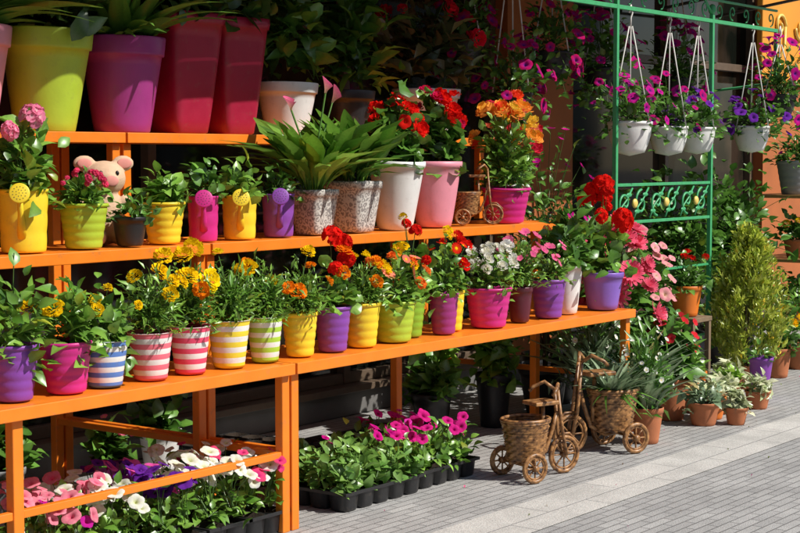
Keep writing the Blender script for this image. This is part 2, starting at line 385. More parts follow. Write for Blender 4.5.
# ------------------------------------------------------------------ pots
def pot_profile(style,rt,h,k,k2=None):
    rb=rt*.72; P=[(.001,0,k),(rb*.9,0,k),(rb,.004,k)]
    if style=='rib':
        nb=5
        for i in range(1,nb*6+1):
            t=i/(nb*6); z=h*.92*t; r=rb+(rt*.97-rb)*t+.0024*abs(math.sin(pi*t*nb))-.001
            P.append((r,z,k))
        P+=[(rt*1.02,h*.925,k),(rt*1.03,h*.97,k),(rt*1.01,h,k)]
    elif style=='stripe':
        nb=9; 
        for i in range(nb):
            t0=i/nb; t1=(i+1)/nb; kk=k if i%2==0 else k2
            for t in (t0+.001,(t0+t1)/2,t1-.001):
                P.append((rb+(rt-rb)*t+(.0012 if t not in (t0+.001,t1-.001) else 0),h*t,kk))
        P+=[(rt*1.03,h*.985,k2),(rt*1.03,h,k2)]
    elif style=='tall':
        rb=rt*.62; P=[(.001,0,k),(rb*.9,0,k),(rb,.006,k)]
        for i in range(1,9): t=i/8; P.append((rb+(rt*.96-rb)*t**.9,h*.9*t,k))
        P+=[(rt*1.0,h*.905,k),(rt*1.03,h*.95,k),(rt*1.02,h,k)]
    elif style=='big':
        rb=rt*.66; P=[(.001,0,k),(rb*.95,0,k),(rb,.008,k)]
        for i in range(1,9): t=i/8; P.append((rb+(rt*.93-rb)*t,h*.80*t,k))
        P+=[(rt*.985,h*.805,k),(rt*.99,h*.83,k),(rt*1.02,h*.985,k),(rt*1.01,h,k)]
    elif style=='bowl':
        P=[(.001,0,k)]
        for i in range(1,10): t=i/9; P.append((rt*(.62+.38*math.sin(t*pi/2)),h*.9*t,k))
        P+=[(rt*1.05,h*.91,k),(rt*1.05,h,k)]
    else:
        for i in range(1,7): t=i/6; P.append((rb+(rt*.97-rb)*t,h*.85*t,k))
        P+=[(rt*1.02,h*.86,k),(rt*1.04,h*.97,k),(rt*1.03,h,k)]
    P+=[(rt*.95,h,k),(rt*.93,h*.93,k),(rt*.9,h*.88,'soil'),(rt*.5,h*.9,'soil'),(.001,h*.9,'soil')]
    return P
def make_pot(parent,style,D,h,k,k2=None,sq=0,nm="pot"):
    p=PM(); p.lathe(pot_profile(style,D/2,h,k,k2),40,sq); o=p.obj(nm,parent)
    o.rotation_euler=(RNG.normal(0,.012),RNG.normal(0,.012),RNG.uniform(0,6) if not sq else RNG.uniform(-.2,.2)); return o
def potted(name,loc,style,D,h,k,plant=None,k2=None,sq=0,**kw):
    e=empty(name,loc); make_pot(e,style,D,h,k,k2,sq)
    if plant:
        mb=MB(); plant(mb,(0,0,h*.9),D/2,**kw); mb.obj("foliage",e)
    return e
def p_leafy(mb,c,r,H=.2,n=120,L=.065,cols=G1,T=T_OV,W=1,sp=1.5,fl=(),droop=0):
    bush(mb,(c[0],c[1],c[2]+H*.25),r*sp,H*.8,n,T,L,W,cols,low=-.45-droop)
    for f in fl: blooms(mb,(c[0],c[1],c[2]+H*.3),r*sp,H*.8,*f)
def p_fine(mb,c,r,H=.22,n=520,cols=G2,fl=(),sp=1.55):
    bush(mb,(c[0],c[1],c[2]+H*.25),r*sp,H*.7,n,T_NR,.048,1.1,cols,up=.5,low=-.35,shell=.3)
    for f in fl: blooms(mb,(c[0],c[1],c[2]+H*.3),r*sp,H*.78,*f)
def p_ger(mb,c,r,H=.2,n=70,fl=(),cols=G2,sp=1.3,L=.06):
    bush(mb,(c[0],c[1],c[2]+H*.2),r*sp,H*.6,n,T_RD,L,1,cols,low=-.3)
    for f in fl: blooms(mb,(c[0],c[1],c[2]+H*.3),r*sp,H*.8,*f)
MAR=lambda n,c=YEL,s=.036:(n,T_MARI,s,c,tuple(x*.75 for x in c))
# ------------------------------------------------------------------ rack
def rack(name,x0,x1,legs1,legs2,backs,stretch):
    e=empty(name,(0,0,0))
    tiers=[(0,.46,.68),(.456,.95,1.14),(.95,1.42,1.60)]
    for i,(y0,y1,z) in enumerate(tiers):
        q=PM()
        q.box(x0+.004,x1-.004,y0,y0+.03,z-.045,z,'orange',.003)
        q.box(x0+.004,x1-.004,y1-.034,y1-.006,z-.045,z-.001,'orange',.003)
        for x in (x0+.004,x1-.034): q.box(x,x+.03,y0+.031,y1-.035,z-.045,z-.0005,'orange',.003)
        q.box(x0+.035,x1-.035,y0+.031,y1-.035,z-.014,z-.004,'orange')
        q.obj("shelf",e)
    def leg(x,y,z0,z1):
        l=PM(); l.box(x-.022,x+.022,y+.032,y+.072,z0,z1,'orange',.004); l.obj("leg",e)
    for x in legs1: leg(x,0,0,.6345)
    for x in legs2: leg(x,.456,0,1.0945)
    for x in (x0+.03,x1-.03): leg(x,.95,1.1425,1.5545)
    for x in backs:
        leg(x,1.34,0,1.554)
        b=PM(); b.box(x-.014,x+.014,.073,1.371,.30,.328,'orange',.003); b.obj("side_bar",e)
    for a,b_ in stretch:
        b=PM(); b.box(a+.0225,b_-.0225,.036,.062,.30,.328,'orange',.003); b.obj("stretcher",e)
    return e
rack("plant_display_rack",-2.86,-.002,[-2.83,-1.37,-.028],[-2.83,-1.37,-.028],[-2.83,-.028],[(-2.83,-1.37),(-1.37,-.028)])
rack("plant_display_rack",.002,2.80,[.028,2.77],[.028,1.33,2.59],[.028,2.77],[])
# ------------------------------------------------------------------ lower shelf
Z1=.682; Y1=.135
potted("potted_pepper_plant",(-1.30,Y1,Z1),'rib',.17,.19,'purple',p_leafy,H=.26,n=130,L=.075,droop=.3,cols=G2)
potted("potted_pepper_plant",(-1.07,Y1,Z1),'rib',.185,.18,'magenta',p_leafy,H=.24,n=160,L=.075,droop=.2,cols=G2,fl=[MAR(2)])
potted("potted_marigold",(-.89,Y1,Z1),'stripe',.165,.165,'strblue',p_leafy,k2='white',H=.20,n=180,L=.06,droop=.4,cols=G2,fl=[(6,T_MARI,.022,YEL,YEL)])
potted("potted_marigold",(-.665,Y1,Z1),'stripe',.165,.175,'strrose',p_fine,k2='white',H=.28,n=600,fl=[MAR(6)])
potted("potted_marigold",(-.46,Y1,Z1),'stripe',.155,.18,'strpink',p_fine,k2='white',H=.28,n=600,fl=[MAR(4,YEL,.042),MAR(1,ORG)])
potted("potted_gazania",(-.245,Y1,Z1),'stripe',.165,.185,'stryel',p_fine,k2='white',H=.25,n=700,fl=[MAR(3)])
potted("potted_gazania",(-.035,Y1,Z1),'stripe',.145,.18,'strgreen',p_fine,k2='white',H=.24,n=700,sp=1.7,fl=[MAR(2),MAR(2,ORG)])
potted("potted_marigold",(.18,Y1,Z1),'rib',.15,.18,'yellow',p_fine,H=.22,n=550,sp=1.7,fl=[MAR(3,ORG),MAR(1)])
potted("potted_geranium",(.39,Y1,Z1),'rib',.16,.19,'purple',p_ger,H=.26,fl=[(4,T_GER,.045,RED,RED),MAR(2,ORG,.04)])
potted("potted_marigold",(.59,Y1,Z1),'rib',.165,.19,'yellow',p_fine,H=.20,fl=[MAR(5),MAR(2,ORG)])
potted("potted_zinnia",(.82,Y1,Z1),'rib',.20,.18,'lime',p_leafy,H=.20,n=200,L=.05,cols=G2,fl=[MAR(7,(.92,.20,.03),.034),(4,T_DAISY,.038,SAL,YEL)])
potted("potted_geranium",(1.02,Y1+.06,Z1),'rib',.14,.18,'green',p_ger,H=.34,n=110,fl=[(3,T_GER,.036,RED,RED),MAR(4,YEL,.03)])
potted("potted_zinnia",(1.20,Y1,Z1),'rib',.14,.19,'plum',p_leafy,H=.26,n=170,L=.05,cols=G2,fl=[MAR(3,YEL,.03),(5,T_DAISY,.036,RED,YEL)])
potted("potted_zinnia",(1.34,Y1+.05,Z1),'rib',.12,.19,'yellow',p_leafy,H=.24,n=130,L=.05,fl=[(5,T_ROSE,.034,RED,RED)])
potted("potted_daisy",(1.57,Y1,Z1),'rib',.225,.19,'magenta',p_leafy,H=.2,n=180,L=.05,sp=1.2,cols=G2,fl=[(22,T_ROSE,.026,WHT,(.8,.75,.4))])
potted("potted_dianthus",(1.85,Y1,Z1),'smooth',.125,.175,'darkmaroon',p_fine,H=.28,n=520,sp=1.9,fl=[(12,T_F5,.026,PNK,MAG)])
potted("potted_dianthus",(2.12,Y1,Z1),'rib',.18,.195,'purple',p_leafy,H=.18,n=140,L=.05,cols=G2,fl=[(8,T_F5,.026,PNK,MAG)])
potted("potted_ficus",(2.35,Y1+.03,Z1),'tall',.17,.26,'white',p_leafy,H=.34,n=150,L=.095,sp=1.9)
potted("potted_geranium",(2.67,Y1,Z1),'smooth',.22,.20,'violet',p_ger,H=.42,n=100,L=.08,fl=[(9,T_GER,.06,RED,RED)])
# ------------------------------------------------------------------ second tier
Z2=1.142; Y2=.60
def can(name,loc,k,D,h,plant,**kw):
    e=empty(name,loc); p=PM()
    prof=[(.001,0,k),(D*.42,0,k),(D*.44,.004,k)]
    for i in range(1,19): t=i/18; prof.append((D*(.44+.05*t)+.002*abs(math.sin(pi*t*3)),h*.95*t,k))
    prof+=[(D*.51,h*.96,k),(D*.51,h,k),(D*.47,h,k),(D*.46,h*.9,k),(D*.44,h*.86,'soil'),(.001,h*.88,'soil')]
    p.lathe(prof,40); p.obj("body",e)
    q=PM(); d=Vector((-.70,-.71,0)).normalized()
    a=d*D*.40+Vector((0,0,h*.25)); b=d*D*.60+Vector((0,0,h*.62)); c=d*D*.76+Vector((0,0,h*.93))
    q.tube([a,a*.4+b*.6,b,c],[.018,.014,.011,.010],k,12); q.obj("spout",e)
    ax=(d+Vector((0,0,.28))).normalized(); X=Matrix.Translation(c)@ax.to_track_quat('Z','Y').to_matrix().to_4x4()
    q=PM(); q.lathe([(.010,-.012,k),(.034,.010,k),(.038,.013,k),(.038,.017,k),(.034,.0185,k),(.001,.020,k)],28,X=X)
    for ring,nn in ((.0,1),(.012,7),(.024,13)):
        for j in range(nn):
            an=2*pi*j/nn; q.ell((ring*math.cos(an),ring*math.sin(an),.0196-.03*ring),(.0022,.0022,.0012),'black',X=X,su=6,sv=4)
    q.obj("sprinkler_rose",e)
    q=PM(); pts=[]
    for j in range(13):
        an=-.9+j/12*2.6; pts.append(-d*(D*.40+math.cos(an)*D*.42)*1+Vector((0,0,h*.52+math.sin(an)*h*.38)))
    q.tube(pts,.006,k,8); q.obj("handle",e)
    mb=MB(); plant(mb,(0,0,h*.88),D/2,**kw); mb.obj("foliage",e); return e
def p_sedum(mb,c,r,**kw):
    p_leafy(mb,c,r,**kw); blooms(mb,c,.1,.3,1,T_GER,.06,(.85,.25,.40),(.85,.6,.6),pts=[(.02,-.03,.29)])
    blooms(mb,c,.1,.3,1,T_GER,.04,(.85,.25,.40),(.85,.6,.6),pts=[(-.08,-.03,.24)])
can("watering_can_planter",(-.86,Y2,Z2),'yellow',.185,.235,p_sedum,H=.32,n=150,L=.085,cols=G2)
potted("potted_kalanchoe",(-.565,Y2,Z2),'rib',.19,.175,'lime',p_leafy,H=.13,n=170,L=.05,cols=G2,sp=1.25,fl=[(16,T_GER,.018,ROSE,RED)])
potted("potted_basil",(-.34,Y2-.02,Z2),'smooth',.14,.115,'black',p_leafy,H=.11,n=70,L=.05,cols=G1)
potted("potted_basil",(-.13,Y2,Z2),'rib',.175,.17,'yellow',p_leafy,H=.16,n=100,L=.075,cols=G2,sp=1.2)
can("watering_can_planter",(.10,Y2,Z2),'magenta',.13,.19,p_leafy,H=.18,n=80,L=.065,cols=G1)
can("watering_can_planter",(.325,Y2,Z2),'yellow',.15,.19,p_leafy,H=.18,n=90,L=.07,cols=G2)
can("watering_can_planter",(.58,Y2,Z2),'purple',.145,.19,p_leafy,H=.17,n=80,L=.06,cols=G1)
def p_calla(mb,c,r,L=.46,nf=3):
    fan(mb,c,34,T_CAL,L,.62,G2,.30,r0=r*.6,tw=.6); fan(mb,c,26,T_CAL2,L*.9,.6,G2,.34,r0=r*.6,tw=.6); fan(mb,c,14,T_CAL,L*.7,.8,GL,.4,r0=r*.6,tw=.7)
    V=[];F=[];W=[]
    for i in range(6):
        for j in range(9):
            t=i/5; an=-2.7+j/8*5.4; rr=.08+.42*t**1.6
            V.append((rr*math.cos(an),rr*math.sin(an)+.25*t*t*(math.cos(an/2)),t*(1+.35*math.cos(an)))); W.append(1-t)
    for i in range(5):
        for j in range(8): a=i*9+j; F.append((a,a+1,a+10,a+9))
    T=(np.array(V),np.array(F),np.array(W))
    pts=np.array([(.05,-.03,.46),(.16,.02,.42),(-.12,.03,.38)][:nf]); P=np.array(c)+pts
    ax=nrm(np.array([(-.1,-.3,1.),(.4,-.2,1.),(-.5,-.2,1)])[:nf]); mb.inst(T,P,frames(A((-.6,-.8,0),nf),ax,'z'),np.full(nf,.06),A((.85,.14,.34),nf),A((.6,.45,.3),nf),1)
    stems(mb,c,P,.005,RNG,(.14,.30,.06))
potted("potted_calla_lily",(.825,Y2,Z2),'smooth',.18,.205,'floral',p_calla,sq=7)
def p_dense(mb,c,r): fan(mb,c,50,T_CAL,.38,.6,G2,.34,r0=r*.7,tw=.6); fan(mb,c,40,T_CAL2,.34,.6,G1,.42,r0=r*.6,tw=.6); bush(mb,(c[0],c[1],c[2]+.1),r*1.2,.18,80,T_OV,.08,.8,G2)
potted("potted_hosta",(1.11,Y2,Z2),'smooth',.225,.24,'floral',p_dense,sq=6)
potted("potted_begonia",(1.44,Y2,Z2),'tall',.275,.335,'white',p_leafy,H=.32,n=170,L=.085,sp=1.0,T=T_RD,fl=[(14,T_ROSE,.042,RED,(.5,0,0)),(5,T_PET,.035,RED,RED)])
potted("potted_begonia",(1.77,Y2,Z2),'tall',.28,.33,'pink',p_leafy,H=.36,n=200,L=.08,sp=1.0,T=T_RD,cols=G1,fl=[(12,T_ROSE,.045,RED,(.5,0,0)),(6,T_ROSE,.035,(.75,.02,.14),RED)])
def basketmesh(p,rt,rb,h,k='wicker',c=(0,0,0),rows=14,n=48,sx=1,sy=1):
    V=[];F=[]
    for i in range(rows*2+1):
        t=i/(rows*2); row=i//2
        for j in range(n):
            a=2*pi*j/n; r=rb+(rt-rb)*t+.005*math.sin(a*12+pi*(row%2))+(.003 if i%2 else -.003)
            V.append((c[0]+r*math.cos(a)*sx,c[1]+r*math.sin(a)*sy,c[2]+h*t))
    for i in range(rows*2):
        for j in range(n): F.append((i*n+j,i*n+(j+1)%n,(i+1)*n+(j+1)%n,(i+1)*n+j))
    p.add(V,F,k)
    for dz,rr in ((0,.009),(-.012,.006)):
        ring=[(c[0]+rt*math.cos(2*pi*j/24)*sx,c[1]+rt*math.sin(2*pi*j/24)*sy,c[2]+h+dz) for j in range(24)]; ring.append(ring[0]); p.tube(ring,rr,k,8)
    p.lathe([(rt*.95,h*.7,'soil'),(.001,h*.72,'soil')],24,c=c,sx=sx,sy=sy); p.lathe([(.001,.001,k),(rb,.001,k)],24,c=c,sx=sx,sy=sy)
def wheel(p,c,r,k='wicker'):
    pts=[(c[0]+r*math.cos(a),c[1],c[2]+r*math.sin(a)) for a in np.linspace(0,2*pi,25)]; pts[-1]=pts[0]
    p.tube(pts,.010,k,8)
    pts=[(c[0]+r*.80*math.cos(a),c[1],c[2]+r*.80*math.sin(a)) for a in np.linspace(0,2*pi,25)]; pts[-1]=pts[0]; p.tube(pts,.005,k,6)
    for j in range(8):
        a=j*pi/4; p.tube([c,(c[0]+r*math.cos(a),c[1],c[2]+r*math.sin(a))],.004,k,6)
    p.tube([(c[0],c[1]-.014,c[2]),(c[0],c[1]+.014,c[2])],.015,k,10)
def trike(name,loc,rz,S,plant=None,tall=1.0):
    e=empty(name,loc,rz); e.scale=(S,S,S)
    p=PM(); basketmesh(p,.118,.088,.19,c=(-.06,0,.09),sy=.85); p.obj("basket",e)
    p=PM(); wheel(p,(-.10,-.125,.072),.062); wheel(p,(-.10,.125,.072),.062); p.tube([(-.10,-.13,.072),(-.10,.13,.072)],.006,'wicker'); p.obj("rear_wheels",e)
    p=PM(); wheel(p,(.17,0,.092),.082); p.obj("front_wheel",e)
    p=PM()
    h=.36*tall
    p.tube([(-.15,0,.085),(-.02,0,.075),(.06,0,.12),(.10,0,.22),(.125,0,.27*tall)],.010,'wicker')
    for s in (-1,1):
        p.tube([(.17,s*.02,.092),(.145,s*.02,.2),(.12,s*.012,h)],.0085,'wicker')
        p.tube([(.12,s*.01,h),(.09,s*.05,h+.035),(.05,s*.085,h+.01),(.03,s*.09,h-.01)],.0085,'wicker')
        p.tube([(-.10,s*.115,.072),(-.08,s*.09,.10),(.02,s*.04,.10)],.007,'wicker')
    p.tube([(.145,0,.19),(.20,0,.19),(.255,0,.14)],.006,'wicker')
    p.box(-.04,.10,-.055,.055,.305*tall,.322*tall,'wicker',.005)
    p.tube([(.04,0,.305*tall),(.05,0,.14)],.010,'wicker')
    p.obj("frame",e)
    if plant:
        mb=MB(); plant(mb,(-.06,0,.25),.09); mb.obj("foliage",e)
trike("wicker_tricycle_planter",(2.08,Y2-.03,Z2),-.9,.60,None,1.35)
potted("potted_rose",(2.43,Y2,Z2),'rib',.265,.19,'magenta',p_leafy,H=.42,n=280,L=.07,sp=1.2,cols=G2,fl=[(10,T_ROSE,.050,(.92,.36,.07),YEL),(6,T_ROSE,.042,(.92,.62,.08),YEL),(4,T_ROSE,.04,(.8,.06,.03),ORG)])
potted("potted_rose",(2.66,Y2+.12,Z2),'smooth',.2,.2,'white',p_leafy,H=.42,n=240,L=.07,cols=G1,sp=1.7,fl=[(8,T_ROSE,.042,SAL,ORG),(5,T_ROSE,.042,(.8,.04,.1),RED)])
# plush pig
e=empty("plush_pig",(-.31,.76,Z2),-.45); e.scale=(1.3,1.3,1.3); p=PM()
p.ell((0,0,.09),(.065,.055,.095),'cream'); p.ell((0,-.005,.205),(.068,.060,.056),'cream'); p.ell((0,-.062,.198),(.027,.026,.022),'cream')
for s in (-1,1):
    p.ell((s*.062,0,.252),(.036,.013,.026),'cream'); p.tube([(s*.05,-.01,.14),(s*.085,-.03,.11),(s*.095,-.05,.075)],[.024,.02,.018],'cream'); p.ell((s*.098,-.055,.07),(.02,.02,.02),'cream')
    p.tube([(s*.03,-.02,.03),(s*.045,-.07,.02),(s*.05,-.10,.025)],[.03,.026,.024],'cream'); p.ell((s*.05,-.105,.027),(.025,.02,.027),'cream')
o=p.obj("body",e); r=o.modifiers.new("r",'REMESH'); r.mode='VOXEL'; r.voxel_size=.005; sm=o.modifiers.new("s",'SMOOTH'); sm.iterations=3; r.use_smooth_shade=True
p=PM()
for s in (-1,1): p.ell((s*.026,-.057,.222),(.006,.006,.008),'eye'); p.ell((s*.009,-.087,.199),(.003,.002,.005),'eye')
p.obj("eyes_and_nostrils",e)
p=PM()
for s in (-1,1): p.ell((s*.064,-.012,.252),(.024,.004,.016),'pinkfelt')
p.ell((0,-.084,.198),(.022,.006,.017),'pinkfelt'); p.obj("ear_linings_and_snout",e)
# ------------------------------------------------------------------ top tier
Z3=1.602
def p_palm(mb,c,r,H=.5,cols=G1): fan(mb,c,70,T_ST,H,1.2,cols,.75,r0=r*.5)
def p_big(mb,c,r,H=.5,cols=GD,n=130,fl=()):
    bush(mb,(c[0],c[1],c[2]+H*.35),r*1.6,H*.7,n,T_BIG,.16,1.1,cols,low=-.4)
    for f in fl: blooms(mb,(c[0],c[1],c[2]+H*.35),r*1.6,H*.7,*f)
potted("potted_palm",(-.69,1.15,Z3),'big',.36,.42,'pink',p_palm)
potted("potted_rubber_plant",(-.28,1.15,Z3),'big',.385,.43,'lime',p_big,H=.4)
potted("potted_dracaena",(.16,1.15,Z3),'big',.374,.42,'plum',p_palm,H=.5)
potted("tall_square_planter",(.54,1.17,Z3),'tall',.32,.55,'maroon',p_big,sq=9,H=.3)
potted("tall_square_planter",(.87,1.17,Z3),'tall',.30,.55,'maroon',p_big,sq=9,H=.3)
potted("potted_rubber_plant",(1.27,1.15,Z3),'big',.31,.26,'white',p_big,H=.62,n=190,cols=G1)
potted("potted_croton",(1.80,1.18,Z3),'big',.28,.24,'black',p_big,H=.65,n=190,cols=G1)
potted("potted_croton",(2.46,1.15,Z3),'big',.38,.27,'white',p_big,H=.55,n=210,cols=((.05,.10,.03),(.18,.12,.05)),fl=[(12,T_ROSE,.05,(.7,.015,.05),RED)])
# ------------------------------------------------------------------ trays on the pavement
def tray(name,loc,nx,ny,s=.11,h=.085,rz=0):
    e=empty(name,loc,rz); p=PM()
    for i in range(nx):
        for j in range(ny):
            p.lathe([(.001,.001,'black'),(s*.36,.001,'black'),(s*.40,.01,'black'),(s*.465,h-.002,'black'),(s*.49,h,'black'),(s*.45,h,'black'),(s*.42,h*.75,'soil'),(.001,h*.8,'soil')],16,6,c=(i*s,j*s,0))
    p.box(-s/2-.006,(nx-.5)*s+.006,-s/2-.006,-s/2+.001,h-.012,h+.002,'black',.001); p.box(-s/2-.006,(nx-.5)*s+.006,(ny-.5)*s,(ny-.5)*s+.006,h-.012,h+.002,'black',.001)
    p.box(-s/2-.006,-s/2,-s/2+.001,(ny-.5)*s,h-.012,h+.002,'black',.001); p.box((nx-.5)*s,(nx-.5)*s+.006,-s/2+.001,(ny-.5)*s,h-.012,h+.002,'black',.001)
    p.obj("cells",e); return e
def traybed(e,nx,ny,s,h,n,T,L,cols,H,fls,R=.09,fs=1):
    mb=MB()
    for i in range(nx):
        for j in range(ny):
            c=(i*s,j*s,h*.8); bush(mb,(c[0],c[1],c[2]+H*.25),R*RNG.uniform(.7,1.1),H*RNG.uniform(.5,.95),n,T,L,1,cols,low=-.3)
            for (pr,n2,TT,sz,c1,c2) in fls:
                if RNG.random()<pr: blooms(mb,(c[0],c[1],c[2]+H*.35),R*1.1,H*.85,n2,TT,sz,c1,c2,low=.4,bias=(0,-.4,.4))
    mb.obj("seedlings",e)
e=tray("seedling_tray",(.42,.10,0),5,4); traybed(e,5,4,.11,.085,46,T_OV,.065,((.10,.24,.04),(.26,.44,.10)),.18,[(.12,2,T_PET,.03,MAG,(.3,0,.1))],R=.085)
e=tray("seedling_tray",(1.0,.12,0),4,4); traybed(e,4,4,.11,.085,42,T_OV,.06,G2,.18,[(.7,3,T_PET,.034,(.78,.03,.30),(.35,0,.1)),(.2,3,T_PET,.03,(.7,.06,.5),MAG)],R=.085)
WC=(.7,.75,.35)
for k,(x,cc) in enumerate([(-1.18,[(.9,5,T_PET,.036,(.88,.30,.38),(.7,.1,.2)),(.3,2,T_PET,.034,(.5,.02,.3),MAG)]),(-.92,[(.8,4,T_PET,.036,WHT,WC),(.6,3,T_PET,.034,(.85,.25,.35),ROSE)]),(-.66,[(.9,5,T_PET,.034,PUR,(.05,0,.1)),(.6,3,T_PET,.034,(.75,.12,.45),MAG)]),(-.40,[(.95,6,T_PET,.036,WHT,WC),(.2,2,T_PET,.034,PUR,PUR)]),(-.18,[(.9,4,T_PET,.034,WHT,WC),(.5,3,T_PET,.032,ROSE,MAG)])]):
    e=tray("petunia_tray",(x,.10,0),2,4,.115,.09); traybed(e,2,4,.115,.09,30,T_OV,.055,G2,.21,cc,R=.08)
for x,y in ((.5,.72),(.98,.74),(1.46,.72),(.8,1.15)): tray("empty_seedling_tray",(x,y,0),4,3,.11,.09,rz=RNG.normal(0,.04))
for i,(x,y,D,h,k,H,kw) in enumerate([(.55,1.33,.2,.2,'white',.2,{}),(2.25,.95,.22,.28,'black',.40,dict(cols=GL,L=.14,T=T_BIG,W=1.5)),(2.55,.75,.2,.3,'black',.35,dict(cols=G2,L=.12)),(1.95,.75,.2,.26,'black',.22,{}),(-.5,1.2,.2,.2,'grey',.25,{}),(-1.0,1.0,.2,.2,'black',.2,dict(fl=[(6,T_F5,.03,WHT,YEL)])),(.1,1.2,.15,.15,'plum',.2,dict(fl=[(6,T_F5,.03,PNK,YEL)])),(-1.5,1.15,.2,.2,'lime',.2,{})]):
    kk=dict(L=.10,cols=G1); kk.update(kw)
    potted("potted_foliage_plant",(x,y,0),'smooth',D,h,k,p_leafy,H=H,n=120,sp=1.4,**kk)
def p_spiky(mb,c,r): fan(mb,c,90,T_ST,.20,1.0,GS,.5,r0=r*.8); fan(mb,c,30,T_ST2,.15,.9,G1,.7,r0=r*.7)
trike("wicker_tricycle_planter",(1.50,-.18,0),-.35,1.0,None,1.12)
trike("wicker_tricycle_planter",(2.26,-.10,0),pi-.45,1.12,p_spiky,1.15)
# ------------------------------------------------------------------ right hand ground plants
def p_long(mb,c,r,H=.3,n=260,cols=G1):
    bush(mb,(c[0],c[1],c[2]+H*.4),r*1.7,H*.8,n,T_NR,.10,1.0,cols,up=1.0,low=-.6,shell=.3)
    fan(mb,c,40,T_ST,H*1.1,.9,GS,.5,r0=r*.8)
    blooms(mb,(c[0],c[1],c[2]+H*.4),r*1.7,H*.8,22,T_F5,.016,WHT,YEL,low=-.3)
potted("potted_spider_plant",(2.61,-.17,0),'smooth',.17,.19,'terra',p_long,H=.34)
potted("potted_spider_plant",(2.92,.08,0),'smooth',.2,.22,'terra',p_long,H=.38)
potted("potted_lavender",(2.68,.2,0),'smooth',.22,.28,'black',p_long,H=.36,cols=GS)
def p_dah(mb,c,r,H=.55,c1=ROSE,c2=RED,sz=.06,n=8,T=T_ROSE):
    bush(mb,(c[0],c[1],c[2]+H*.4),r*1.6,H*.6,190,T_OV2,.12,.9,G1,low=-.5)
    blooms(mb,(c[0],c[1],c[2]+H*.4),r*1.5,H*.62,n,T,sz,c1,c2,low=-.2)
potted("potted_dahlia",(3.08,.28,0),'smooth',.28,.34,'black',p_dah,H=.76,c1=(.85,.14,.24),c2=(.6,.01,.04),sz=.088,n=20,T=T_SP2)
potted("potted_oleander",(3.50,.34,0),'smooth',.26,.34,'black',p_dah,H=.70,c1=(.88,.30,.38),c2=(.9,.7,.5),sz=.042,n=40,T=T_PET)
potted("potted_oleander",(3.35,.08,0),'smooth',.22,.24,'terra',p_dah,H=.40,c1=(.8,.04,.06),c2=RED,sz=.035,n=18,T=T_F5)
for i,(x,y,D,h,k,cc) in enumerate([(3.30,-.16,.18,.13,'terra',GS),(3.52,-.10,.17,.13,'orangepot',GV),(3.74,-.07,.17,.13,'terra',GV),(3.95,.0,.17,.14,'terra',GL),(3.66,.14,.18,.18,'terra',GS),(4.15,.10,.17,.15,'terra',GV),(3.95,.24,.18,.2,'orangepot',G2),(3.42,-.30,.13,.10,'terra',GV),(4.02,-.16,.15,.11,'terra',GV)]):
    potted("potted_succulent",(x,y,0),'smooth',D,h,k,p_leafy,H=.13,n=80,L=.075,cols=cc,sp=1.3,T=T_BIG,W=1.3)
potted("tall_purple_vase",(4.40,.0,0),'tall',.15,.26,'purple',p_leafy,H=.12,n=40,L=.05)
# lemon cypress: many small feathery plumes on a cone
e=empty("lemon_cypress_tree",(4.74,.25,0)); make_pot(e,'smooth',.24,.16,'terra')
mb=MB()
nb=230; t=RNG.random(nb)**.8; a=RNG.uniform(0,2*pi,nb)
rb_=.25*np.sin(pi*np.clip(t*.84+.16,0,1))**.8*(1-t*.35)*RNG.uniform(.5,1.2,nb)
cen=np.stack([rb_*np.cos(a),rb_*np.sin(a),.16+t*.82],1); bd=nrm(np.stack([np.cos(a)*.5,np.sin(a)*.5,np.ones(nb)],1)+RNG.normal(0,.12,(nb,3)))
m_=30; ii=np.repeat(np.arange(nb),m_); n=nb*m_; q=RNG.uniform(-1,1,n)
P=cen[ii]+bd[ii]*(q*.075)[:,None]+RNG.normal(0,.018,(n,3))*(1.1-.7*np.abs(q))[:,None]
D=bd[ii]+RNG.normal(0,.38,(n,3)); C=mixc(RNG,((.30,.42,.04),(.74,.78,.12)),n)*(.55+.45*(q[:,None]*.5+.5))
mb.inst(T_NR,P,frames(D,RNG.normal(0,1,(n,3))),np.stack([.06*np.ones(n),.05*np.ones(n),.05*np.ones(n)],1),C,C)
stems(mb,(0,0,.12),np.array([[0,0,.8],[.05,0,.5],[-.05,.02,.5]]),.01,RNG,(.1,.06,.03)); mb.obj("foliage",e)
def shrub(name,loc,R,H,n,L,cols,T=T_OV,fl=(),pk='black'):
    e=empty(name,loc); make_pot(e,'big',min(.4,R),.3,pk); mb=MB()
    bush(mb,(0,0,.3+H*.5),R,H*.55,n,T,L,1,cols,low=-.95,shell=.25)
    for f in fl: blooms(mb,(0,0,.3+H*.5),R,H*.55,*f)
    stems(mb,(0,0,.28),np.array([[0,0,H*.7],[.1,0,H*.6],[-.1,.05,H*.6]]),.012,RNG,(.1,.06,.03)); mb.obj("foliage",e)
shrub("laurel_shrub",(5.05,.92,0),.46,1.12,1000,.09,G1)
shrub("laurel_shrub",(5.66,.80,0),.42,1.16,900,.09,G1)
shrub("laurel_shrub",(4.3,1.0,0),.38,.95,700,.085,G1)
shrub("camellia_shrub",(3.5,.95,0),.38,.95,600,.085,G1)
shrub("jasmine_shrub",(3.08,.75,0),.3,1.25,600,.06,G1,fl=[(20,T_F5,.025,MAG,PUR)])
e=empty("wooden_plant_stool",(4.22,.42,0)); p=PM(); p.box(-.13,.13,-.12,.12,.47,.50,'wood',.004)
for a in (-1,1):
    for b_ in (-1,1): p.box(a*.11-.015,a*.11+.015,b_*.10-.015,b_*.10+.015,0,.469,'wood',.002)
p.obj("stool",e); potted("potted_croton",(4.22,.42,.502),'smooth',.2,.19,'orangepot',p_leafy,H=.2,n=120,L=.07,fl=[(5,T_ROSE,.03,RED,RED)])
